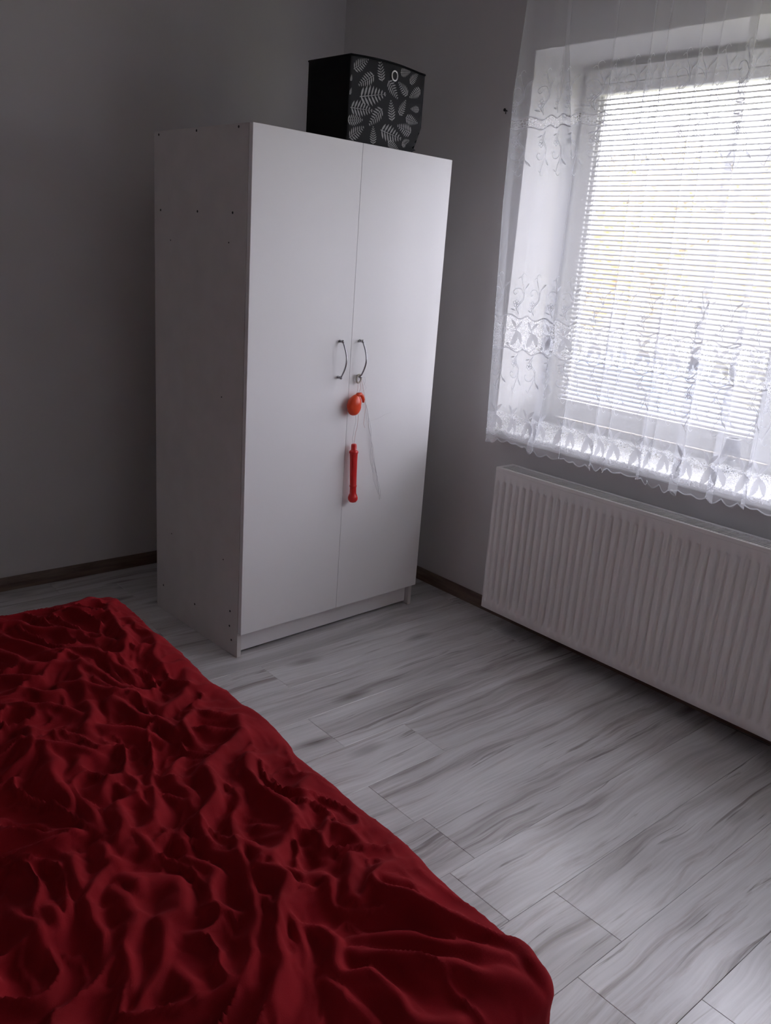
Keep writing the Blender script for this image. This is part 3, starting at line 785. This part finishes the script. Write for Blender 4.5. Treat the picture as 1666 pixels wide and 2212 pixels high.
# threads
th_ = empty('tangled_thread', W2(HX, -.035, 1.0))
tag(th_, 'tangled grey and pink thread trailing down the wardrobe door from the handle', 'thread')
iw = th_.location
def thread(pts, mat, r=.0006, wob=.0015, n=6):
    P = wpts(pts); out = []
    for i in range(len(P) - 1):
        for k in range(n):
            t = k / n
            p = P[i].lerp(P[i + 1], t)
            out.append(p + Vector((rng.normal(0, wob), rng.normal(0, wob * .3), rng.normal(0, wob))) - iw)
    out.append(P[-1] - iw)
    for _ in range(2):
        out = [out[0]] + [(out[i - 1] + out[i] * 2 + out[i + 1]) / 4 for i in range(1, len(out) - 1)] + [out[-1]]
    MB().tube(out, r, 5).build('strand', mat, th_, True)
D = -.026
thread([(HX - .008, -.036, .995), (.476, -.040, .965), (.470, -.043, .948)], 'thread_red', wob=.0008)
thread([(HX + .002, -.036, .998), (.492, -.040, .97), (.474, -.044, .948)], 'thread_red', wob=.0008)
thread([(.470, -.044, .872), (.476, -.042, .845), (.470, -.040, .82), (.466, -.040, .78), (.466, -.040, .762)], 'thread_grey', wob=.0008)
thread([(.484, -.044, .874), (.484, -.042, .83), (.478, -.040, .80), (.474, -.040, .764)], 'thread_red', wob=.0008)
thread([(HX + .006, -.036, 1.003), (.512, D, .985), (.522, D, .945), (.530, D, .925), (.534, D, .90), (.530, D, .86), (.529, D, .83), (.538, D, .815)], 'thread_red')
thread([(.503, -.048, .925), (.512, -.040, .932), (.518, D, .920), (.508, D, .902), (.497, -.04, .907)], 'thread_red', wob=.0006)
thread([(.520, D, .935), (.545, D, .880), (.556, D, .83), (.575, D, .76), (.598, D, .68), (.618, D, .62), (.632, D, .56), (.640, D, .518)], 'thread_grey', .0007, .0026)
thread([(.518, D, .945), (.540, D, .895), (.560, D, .84), (.582, D, .75), (.596, D, .69), (.622, D, .61), (.640, D, .55), (.648, D, .520)], 'thread_grey', .0006, .0028)
thread([(.575, D, .74), (.572, D, .70), (.585, D, .66), (.606, D, .64), (.622, D, .61)], 'thread_grey', .0005, .002)
thread([(.594, D, .69), (.588, D, .65), (.600, D, .60), (.618, D, .57), (.632, D, .54)], 'thread_grey', .0004, .002)
thread([(.552, D, .838), (.60, D, .845), (.64, D, .86), (.672, D, .866)], 'thread_grey', .0004, .001)
thread([(.500, -.04, .97), (.520, D, .955), (.532, D, .965), (.520, D, .985), (.500, -.035, 1.0)], 'thread_grey', .0004, .002)
thread([(.476, -.030, 1.0), (.520, D, 1.01), (.526, D, .99), (.512, D, .97)], 'thread_grey', .0004, .001)

# ------------------------------------------------------------------ nail in the wall
q = MB(); q.tube([(0, -1.046, 2.004), (-.014, -1.046, 2.006)], .0022, 8); q.tube([(-.014, -1.046, 2.006), (-.016, -1.046, 2.006)], .006, 10)
q.tube([(-.010, -1.048, 2.003), (-.010, -1.049, 1.992)], .0018, 6)
tag(q.build('wall_nail', 'nail', None), 'small dark nail in the wall beside the curtain', 'nail')

# ------------------------------------------------------------------ bed and blanket
BX1, BYF, BYN, BZ = -1.732, -1.298, -2.945, .482
bed = empty('bed', (-2.75, -2.12, 0))
tag(bed, 'wide low bed hidden under the crumpled red blanket', 'bed')
def bb_(name, a, mat, bevel=.01):
    bxv = (-2.75, -2.12, 0)
    return MB().box(a[0]-bxv[0], a[1]-bxv[1], a[2], a[3]-bxv[0], a[4]-bxv[1], a[5]).build(name, mat, bed, bevel=bevel)
bb_('bed_base', (-3.76, BYN + .08, .12, BX1 - .12, BYF - .08, .26), 'bedwood')
bb_('mattress', (-3.75, BYN + .06, .26, BX1 - .10, BYF - .06, .438), 'mattress', .035)
bb_('headboard', (-3.82, BYN + .03, .05, -3.77, BYF - .03, .85), 'bedwood', .008)
for xx in (-3.66, BX1 - .15):
    for yy_ in (BYN + .13, BYF - .13):
        bb_('leg', (xx - .03, yy_ - .03, 0, xx + .03, yy_ + .03, .12), 'bedwood', .004)

def vnoise(x, y, seed):
    """smooth value noise on arrays"""
    g_ = np.random.default_rng(seed).random((64, 64)) * 2 - 1
    xi = np.floor(x).astype(int); yi = np.floor(y).astype(int)
    fx = x - xi; fy = y - yi
    fx = fx * fx * fx * (fx * (fx * 6 - 15) + 10); fy = fy * fy * fy * (fy * (fy * 6 - 15) + 10)
    a = g_[xi % 64, yi % 64]; b_ = g_[(xi + 1) % 64, yi % 64]; c = g_[xi % 64, (yi + 1) % 64]; d = g_[(xi + 1) % 64, (yi + 1) % 64]
    return (a * (1 - fx) + b_ * fx) * (1 - fy) + (c * (1 - fx) + d * fx) * fy

def cloth_height(x, y):
    """wrinkle height over the bed top, x,y arrays in metres"""
    wx = x + .020 * vnoise(x * 9, y * 9, 3) + .007 * vnoise(x * 24, y * 24, 5)
    wy = y + .020 * vnoise(x * 9 + 7, y * 9 + 3, 4) + .007 * vnoise(x * 24, y * 24, 6)
    crest = np.zeros_like(x)
    for wgt, pts in RIDGES:
        d2 = np.full(x.shape, 9.0); tt_ = np.zeros_like(x)
        n = len(pts) - 1
        for i in range(n):
            ax, ay = pts[i]; bx_, by_ = pts[i + 1]
            ux, uy = bx_ - ax, by_ - ay; l2 = ux * ux + uy * uy + 1e-9
            t = np.clip(((wx - ax) * ux + (wy - ay) * uy) / l2, 0, 1)
            dd = (wx - ax - t * ux) ** 2 + (wy - ay - t * uy) ** 2
            k_ = dd < d2
            d2 = np.where(k_, dd, d2); tt_ = np.where(k_, (i + t) / n, tt_)
        taper = .45 + .55 * np.sqrt(np.clip(np.sin(np.pi * (tt_ * .86 + .07)), 0, 1))
        wd = .0122 * (.75 + .35 * wgt)
        e = .006
        prof_ = np.exp(-((np.sqrt(d2 + e * e) - e) / wd) ** 1.35)
        hgt = .0250 * wgt * taper * prof_
        crest = np.where(hgt > crest, hgt + .30 * crest, crest + .30 * hgt)
    # small random creases between the main folds
    u_ = wx * 18 + 1.2 * vnoise(x * 6, y * 6, 11); v_ = wy * 18 + 1.2 * vnoise(x * 6, y * 6, 12)
    rn = 1 - np.abs(vnoise(u_, v_ * .6, 21))
    rn2 = 1 - np.abs(vnoise(u_ * 2.1 + 5, v_ * 1.7, 22))
    small = .025 * rn ** 4.2 + .009 * rn2 ** 4
    broad = .010 * vnoise(x * 3.2, y * 3.2, 31) + .006 * vnoise(x * 7, y * 7, 32)
    edge_ = np.clip(np.minimum(np.minimum(BX1 - .01 + .03 * (y + 2.12) - x, y - BYN - .01), BYF - .01 - y) / .10, 0, 1)
    edge_ = .33 + .67 * edge_
    return (crest + small * np.clip(1 - crest / .022, .25, 1) * edge_) * edge_ + broad

xs_ = np.concatenate([np.linspace(-3.70, -2.75, 60, endpoint=False), np.linspace(-2.75, BX1 - .02, 215, endpoint=False), np.linspace(BX1 - .02, BX1 + .43, 70)])
ys_ = np.concatenate([np.linspace(BYN - .43, BYN + .02, 70, endpoint=False), np.linspace(BYN + .02, BYF - .02, 330, endpoint=False), np.linspace(BYF - .02, BYF + .43, 60)])
A_, B_ = np.meshgrid(xs_, ys_)                 # rows follow y
RR = .045
xe = BX1 - RR; yn = BYN + RR; yf = BYF - RR
da = np.maximum(0, A_ - xe); dbn = np.maximum(0, yn - B_); dbf = np.maximum(0, B_ - yf)
dby = dbf - dbn
dd = np.hypot(da, dby)
sx = np.where(dd > 1e-9, da / np.maximum(dd, 1e-9), 0); sy = np.where(dd > 1e-9, dby / np.maximum(dd, 1e-9), 0)
q_ = np.pi / 2 * RR
ang = np.clip(dd / RR, 0, np.pi / 2)
fall = np.maximum(0, dd - q_)
peri = np.where(da > 0, B_, A_)
flare = fall * .045 * (1 + .9 * np.sin(peri * 23 + 2 * np.sin(peri * 7)))
Rr = RR * np.sin(ang) + flare
Zz = RR * (1 - np.cos(ang)) + fall
bxp = np.minimum(A_, xe) + sx * Rr
byp = np.clip(B_, yn, yf) + sy * Rr
bzp = BZ - Zz
shear = .030 * (np.clip(B_, BYN, BYF) + 2.12)      # the cloth lies slightly askew on the bed
hh = cloth_height(np.minimum(A_, BX1 + .12) + shear, np.clip(B_, BYN - .12, BYF + .12))
hh *= np.clip(1 - fall / .25, .25, 1)
nx = sx * np.sin(ang); nyv = sy * np.sin(ang); nz = np.cos(ang)
off = hh
bxp += nx * off + shear; byp += nyv * off; bzp += nz * off
bzp = np.maximum(bzp, .06 + .01 * np.sin(peri * 31))
V = np.stack([bxp, byp, bzp], -1).reshape(-1, 3)
F = grid_faces(len(ys_), len(xs_))
me = bpy.data.meshes.new('blanket')
me.from_pydata(V.tolist(), [], F.tolist()); me.update()
me.polygons.foreach_set('use_smooth', [True] * len(me.polygons))
me.materials.append(M['red'])
bk = bpy.data.objects.new('blanket', me); COL.objects.link(bk)
md = bk.modifiers.new('cloth_thickness', 'SOLIDIFY'); md.thickness = .004; md.offset = -1
tag(bk, 'crumpled crimson velour blanket spread over the bed', 'blanket')

# ------------------------------------------------------------------ lace curtain
cu = empty('lace_curtain', (-.14, -1.2, .76))
tag(cu, 'white sheer lace curtain with embroidered vines hanging at the window', 'curtain')
C0 = Vector((-.14, -1.2, .76))
CT, CB = 2.56, .768
# folds: position along the wall, overlap at top, overlap at hem
FOLDS = [(1.462, .030, .060), (1.597, .018, .010), (1.745, .010, .016), (1.806, .012, .005), (1.918, .006, .020), (1.972, .014, .006),
         (2.078, .034, .040), (2.206, .028, .032), (2.31, .012, .02), (2.44, .02, .03), (2.57, .018, .02), (2.70, .02, .03), (2.83, .02, .02), (2.95, .02, .03), (3.08, .02, .02), (3.20, .02, .03)]
def nodes_at(z):
    f = (CT - z) / (CT - CB)
    e = np.interp(z, [.74, 1.04, 1.64, 2.03, 2.33], [.040, .028, 0, -.004, .016])
    N_ = [(1.200 + e + .036 * (.6 + .4 * f), .010), (1.200 + e + .012, .008), (1.2005 + e, .001), (1.215 + e, -.006), (1.26 + e * .7, -.004), (1.33, .012), (1.40, -.004)]
    last = 1.40
    for i, (T, wt, wb) in enumerate(FOLDS):
        w = wt * (1 - f) + wb * f
        if i == 0:
            w = np.interp(z, [.77, .95, 1.4, 1.75, 2.16, 2.5], [.040, .050, .060, .066, .028, .02])
            T = np.interp(z, [.77, .95, 1.4, 1.75, 2.16, 2.5], [1.465, 1.482, 1.48, 1.478, 1.415, 1.40])
        if i == 4: T = 1.905 + .03 * f
        if T - last > .09: N_.append(((T + last) / 2, .012 * math.sin(i * 2.3 + 1)))
        dpt = .010 * math.sin(i * 1.7)
        N_ += [(T - w * .2, dpt - .004), (T + w / 2, dpt - .008), (T + w * .2, dpt - .001), (T - w * .2, dpt + .001), (T - w / 2, dpt + .007), (T + w * .3, dpt + .008)]
        last = T
    N_.append((3.33, 0))
    return np.array(N_, float)
def catmull(P, n=5):
    Q = np.vstack([2 * P[0] - P[1], P, 2 * P[-1] - P[-2]])
    out = []
    for i in range(1, len(Q) - 2):
        p0, p1, p2, p3 = Q[i - 1], Q[i], Q[i + 1], Q[i + 2]
        for k in range(n):
            t = k / n
            out.append(.5 * ((2 * p1) + (-p0 + p2) * t + (2 * p0 - 5 * p1 + 4 * p2 - p3) * t * t + (-p0 + 3 * p1 - 3 * p2 + p3) * t ** 3))
    out.append(Q[-2])
    return np.array(out)
_ref = catmull(nodes_at(1.2))
S = np.concatenate([[0], np.cumsum(np.hypot(*np.diff(_ref, axis=0).T))])
zc_tab = np.linspace(CT + .02, CB - .08, 64)
tab = np.array([catmull(nodes_at(z)) for z in zc_tab])          # (nz, ncol, 2)
def cmap(s, z):
    s = np.asarray(s, float); z = np.asarray(z, float)
    fi = np.clip((zc_tab[0] - z) / (zc_tab[0] - zc_tab[-1]) * (len(zc_tab) - 1), 0, len(zc_tab) - 1.001)
    i0 = fi.astype(int); f = fi - i0
    j = np.clip(np.interp(s, S, np.arange(len(S))), 0, len(S) - 1.001); j0 = j.astype(int); g_ = j - j0
    def at(ii, jj): return tab[ii, jj]
    P = (at(i0, j0) * ((1 - f) * (1 - g_))[..., None] + at(i0, j0 + 1) * ((1 - f) * g_)[..., None]
         + at(i0 + 1, j0) * (f * (1 - g_))[..., None] + at(i0 + 1, j0 + 1) * (f * g_)[..., None])
    return np.stack([-.14 + P[..., 1], -P[..., 0], z], -1)
REP = .088
def scal(s, a, ph=0.0): return a * np.sin(2 * np.pi * s / REP + ph)
def hem(s): return CB + .012 - .020 * np.abs(np.sin(np.pi * s / (REP * .62))) * (.65 + .35 * np.sin(s * 17 + 1)) + .006 * np.sin(s * 9)
bands = [('sheer_panel', 'sheer', lambda s: CT + 0 * s, lambda s: 1.942 + scal(s, .006), 14),
         ('lace_band', 'net', lambda s: 1.942 + scal(s, .006), lambda s: 1.910 + scal(s, .005), 2),
         ('sheer_panel', 'sheer', lambda s: 1.910 + scal(s, .005), lambda s: 1.258 + scal(s, .007), 22),
         ('lace_band', 'net', lambda s: 1.258 + scal(s, .007), lambda s: 1.135 + scal(s, .007), 6),
         ('sheer_panel', 'sheer', lambda s: 1.135 + scal(s, .007), lambda s: .893 + scal(s, .004), 9),
         ('lace_band', 'net', lambda s: .893 + scal(s, .004), lambda s: .806 + 0 * s, 5),
         ('lace_hem', 'hem', lambda s: .806 + 0 * s, hem, 4)]
s_cols = np.linspace(0, S[-1], 760)
for nm, mt, top, bot, nr in bands:
    tz, bz_ = top(s_cols), bot(s_cols)
    fr = np.linspace(0, 1, nr + 1)[:, None]
    Zg = tz[None, :] * (1 - fr) + bz_[None, :] * fr
    Sg = np.broadcast_to(s_cols[None, :], Zg.shape)
    P = cmap(Sg, Zg) - np.array(C0)
    me = bpy.data.meshes.new(nm)
    F = grid_faces(nr + 1, len(s_cols))
    me.from_pydata(P.reshape(-1, 3).tolist(), [], F.tolist()); me.update()
    me.polygons.foreach_set('use_smooth', [True] * len(me.polygons))
    uvl = me.uv_layers.new(name='cloth')
    flat = np.stack([Sg.ravel(), Zg.ravel()], -1)[F.ravel()]
    uvl.data.foreach_set('uv', flat.ravel().astype(np.float32))
    me.materials.append(M[mt])
    o = bpy.data.objects.new(nm, me); COL.objects.link(o); o.parent = cu

class Emb:
    """flat embroidery drawn in cloth coordinates (s, z) and laid on the folds"""
    def __init__(self): self.p = []; self.f = []
    def ribbon(self, pts, w, closed=False):
        pts = np.array(pts, float); n = len(pts)
        ws = np.full(n, w) if not hasattr(w, '__len__') else np.array(w)
        t = (np.roll(pts, -1, 0) - np.roll(pts, 1, 0)) if closed else np.gradient(pts, axis=0)
        t /= np.linalg.norm(t, axis=1)[:, None] + 1e-9
        nn = np.stack([-t[:, 1], t[:, 0]], -1)
        o = len(self.p)
        for i in range(n):
            self.p.append(pts[i] + nn[i] * ws[i]); self.p.append(pts[i] - nn[i] * ws[i])
        for i in range(n if closed else n - 1):
            a = o + 2 * i; b_ = o + 2 * ((i + 1) % n)
            self.f.append((a, a + 1, b_ + 1, b_))
        return self
    def curve(self, pts, w, n=5):
        return self.ribbon(catmull(np.array(pts, float), n), w)
    def leaf(self, a, b_, w, bend=0.0):
        a = np.array(a, float); b_ = np.array(b_, float); ax = b_ - a; nrm = np.array([-ax[1], ax[0]]); nrm /= np.linalg.norm(nrm) + 1e-9
        o = len(self.p); k = 7
        for i in range(k):
            t = i / (k - 1); wd = w * math.sin(math.pi * t) ** .8
            c = a + ax * t + nrm * bend * math.sin(math.pi * t)
            self.p.append(c + nrm * wd); self.p.append(c - nrm * wd)
        for i in range(k - 1):
            q = o + 2 * i; self.f.append((q, q + 1, q + 3, q + 2))
        return self
    def blob(self, c, r, k=8):
        o = len(self.p); self.p.append(np.array(c, float))
        for i in range(k): self.p.append(np.array(c) + r * np.array([math.cos(2 * math.pi * i / k), .8 * math.sin(2 * math.pi * i / k)]))
        for i in range(k): self.f.append((o, o + 1 + i, o + 1 + (i + 1) % k))
        return self
    def place(self, name, mat, s0, z0, flip=False, mirror=False, lift=.0018):
        P = np.array(self.p)
        if flip: P = P * np.array([1, -1])
        if mirror: P = P * np.array([-1, 1])
        P = P + np.array([s0, z0])
        if P[:, 0].min() < .012 or P[:, 0].max() > S[-1] - .01: return
        Q = cmap(P[:, 0], P[:, 1]); Q[:, 0] -= lift
        me = bpy.data.meshes.new(name); me.from_pydata((Q - np.array(C0)).tolist(), [], self.f); me.update()
        me.materials.append(M[mat])
        o = bpy.data.objects.new(name, me); COL.objects.link(o); o.parent = cu

def sprig():
    E = Emb(); w = .0011
    E.curve([(.004, .004), (-.012, .030), (.016, .060), (.018, .088), (.006, .118), (-.002, .138), (-.012, .132)], w)
    E.curve([(.004, .004), (-.008, .026), (.020, .058), (.022, .085), (.030, .108), (.044, .118)], [w] * 5 * 4 + [w] * 5 + [w])
    E.leaf((.024, .096), (.046, .119), .0022)
    E.curve([(.018, .072), (.004, .094), (-.016, .096), (-.026, .084), (-.020, .074), (-.012, .079)], w)
    E.curve([(.006, .118), (.000, .142), (.010, .152), (.018, .144)], w * .7)
    c = np.array([-.010, .042])
    for k in range(5):
        a = k * 2 * math.pi / 5 + .3
        cc = c + .0085 * np.array([math.cos(a), math.sin(a)])
        E.ribbon([cc + .0055 * np.array([math.cos(b_), math.sin(b_)]) for b_ in np.linspace(0, 2 * math.pi, 8, endpoint=False)], .0009, True)
    E.blob(c, .003)
    E.leaf((-.010, .016), (-.032, .022), .003)
    E.curve([(-.004, .030), (.000, .016), (.002, .004)], w)
    return E
def lace_unit(h):
    """two small raised leaves over a pair of drooping ones with a stem, height h"""
    E = Emb()
    E.leaf((0, h * .66), (-.024, h * .98), .0062, -.002); E.leaf((0, h * .66), (.030, h * .96), .0062, .002)
    E.leaf((.004, h * .60), (-.016, h * .06), .0120, .005); E.leaf((.004, h * .60), (.036, h * .14), .0110, .006)
    E.leaf((-.018, h * .58), (.008, h * .60), .0032)
    E.curve([(.034, h * .20), (.022, h * .06), (.004, -.006), (-.016, -.002), (-.028, h * .08)], .0016)
    E.blob((-.030, h * .12), .0058); E.blob((.046, h * .06), .0030); E.blob((-.038, h * .02), .0026); E.blob((.036, -.002), .0024)
    E.curve([(-.044, h * .50), (-.030, h * .64), (-.014, h * .62), (0, h * .66), (.016, h * .52), (.030, h * .62), (.044, h * .50)], .0009)
    return E
SP = sprig(); LM = lace_unit(.105); LH = lace_unit(.122)
ncol = int(S[-1] / REP)
for i in range(ncol):
    s0 = .055 + REP * i
    if float(cmap(np.array([s0]), np.array([1.2]))[0, 1]) < -2.75: break
    SP.place('embroidered_sprig', 'embroidery', s0, 1.264)
    SP.place('embroidered_sprig', 'embroidery', s0 + .02, 1.128, flip=True)
    SP.place('embroidered_sprig', 'embroidery', s0 + .01, 1.948)
    SP.place('embroidered_sprig', 'embroidery', s0 + .03, 1.902, flip=True)
    LM.place('lace_leaves', 'laceleaf', s0, 1.144)
    LH.place('lace_leaves', 'laceleaf', s0 + .03, .808)
for fn, w in ((lambda s: 1.942 + scal(s, .006), .0022), (lambda s: 1.910 + scal(s, .005), .0022), (lambda s: 1.258 + scal(s, .007), .0024), (lambda s: 1.135 + scal(s, .007), .0024), (lambda s: hem(s) + .003, .0020)):
    ss = np.linspace(.004, S[-1] - .004, 900)
    E = Emb(); E.ribbon(np.stack([ss, fn(ss)], -1), w)
    P = np.array(E.p); Q = cmap(P[:, 0], P[:, 1]); Q[:, 0] -= .0016
    me = bpy.data.meshes.new('lace_cord'); me.from_pydata((Q - np.array(C0)).tolist(), [], E.f); me.update(); me.materials.append(M['embroidery'])
    o = bpy.data.objects.new('lace_cord', me); COL.objects.link(o); o.parent = cu
tr_ = MB().box(-.155, -1.05, CT + .002, -.125, -3.45, RZ - .001).build('curtain_track', 'pvc', None, bevel=.003)
tag(tr_, 'white ceiling track carrying the lace curtain', 'curtain track')

# ------------------------------------------------------------------ little candle lamp on the sill
lo = Vector((.165, -2.098, SZ))
lm = empty('candle_lamp', lo)
tag(lm, 'tiny glass candle lamp with grey fringed shade on the window sill', 'lamp')
MB().lathe([(.001, 0), (.024, .0005), (.025, .003), (.012, .006), (.0045, .011), (.0040, .024), (.010, .030), (.020, .036), (.024, .043), (.024, .048), (.022, .048), (.018, .040), (.004, .034), (.001, .034)], 24).build('glass_stem', 'lampglass', lm, True)
MB().lathe([(.0290, .074), (.0225, .114), (.0220, .118), (.0212, .118), (.0282, .074)], 28).build('lamp_shade', 'shade', lm, True)
q = MB(); q.tube([(.0222 * math.cos(a), .0222 * math.sin(a), .118) for a in np.linspace(0, 2 * math.pi, 28, endpoint=False)], .0016, 6, closed=True)
q.build('shade_rim', 'shade_rim', lm, True)
q = MB()
for i in range(44):
    a = 2 * math.pi * i / 44
    r0, r1 = .0287, .0312 + .001 * math.sin(i * 2.7)
    q.tube([(r0 * math.cos(a), r0 * math.sin(a), .0745), (r1 * math.cos(a), r1 * math.sin(a), .050 + .003 * math.sin(i * 1.9))], .0009, 4)
o = q.build('shade_fringe', 'shade', lm); o['kind'] = 'stuff'
q = MB(); q.tube([(0, 0, .046), (0, 0, .100)], .0012, 6); q.tube([(-.0215, 0, .100), (.0215, 0, .100)], .0008, 5); q.tube([(0, -.0215, .100), (0, .0215, .100)], .0008, 5)
q.build('shade_carrier', 'chrome', lm)
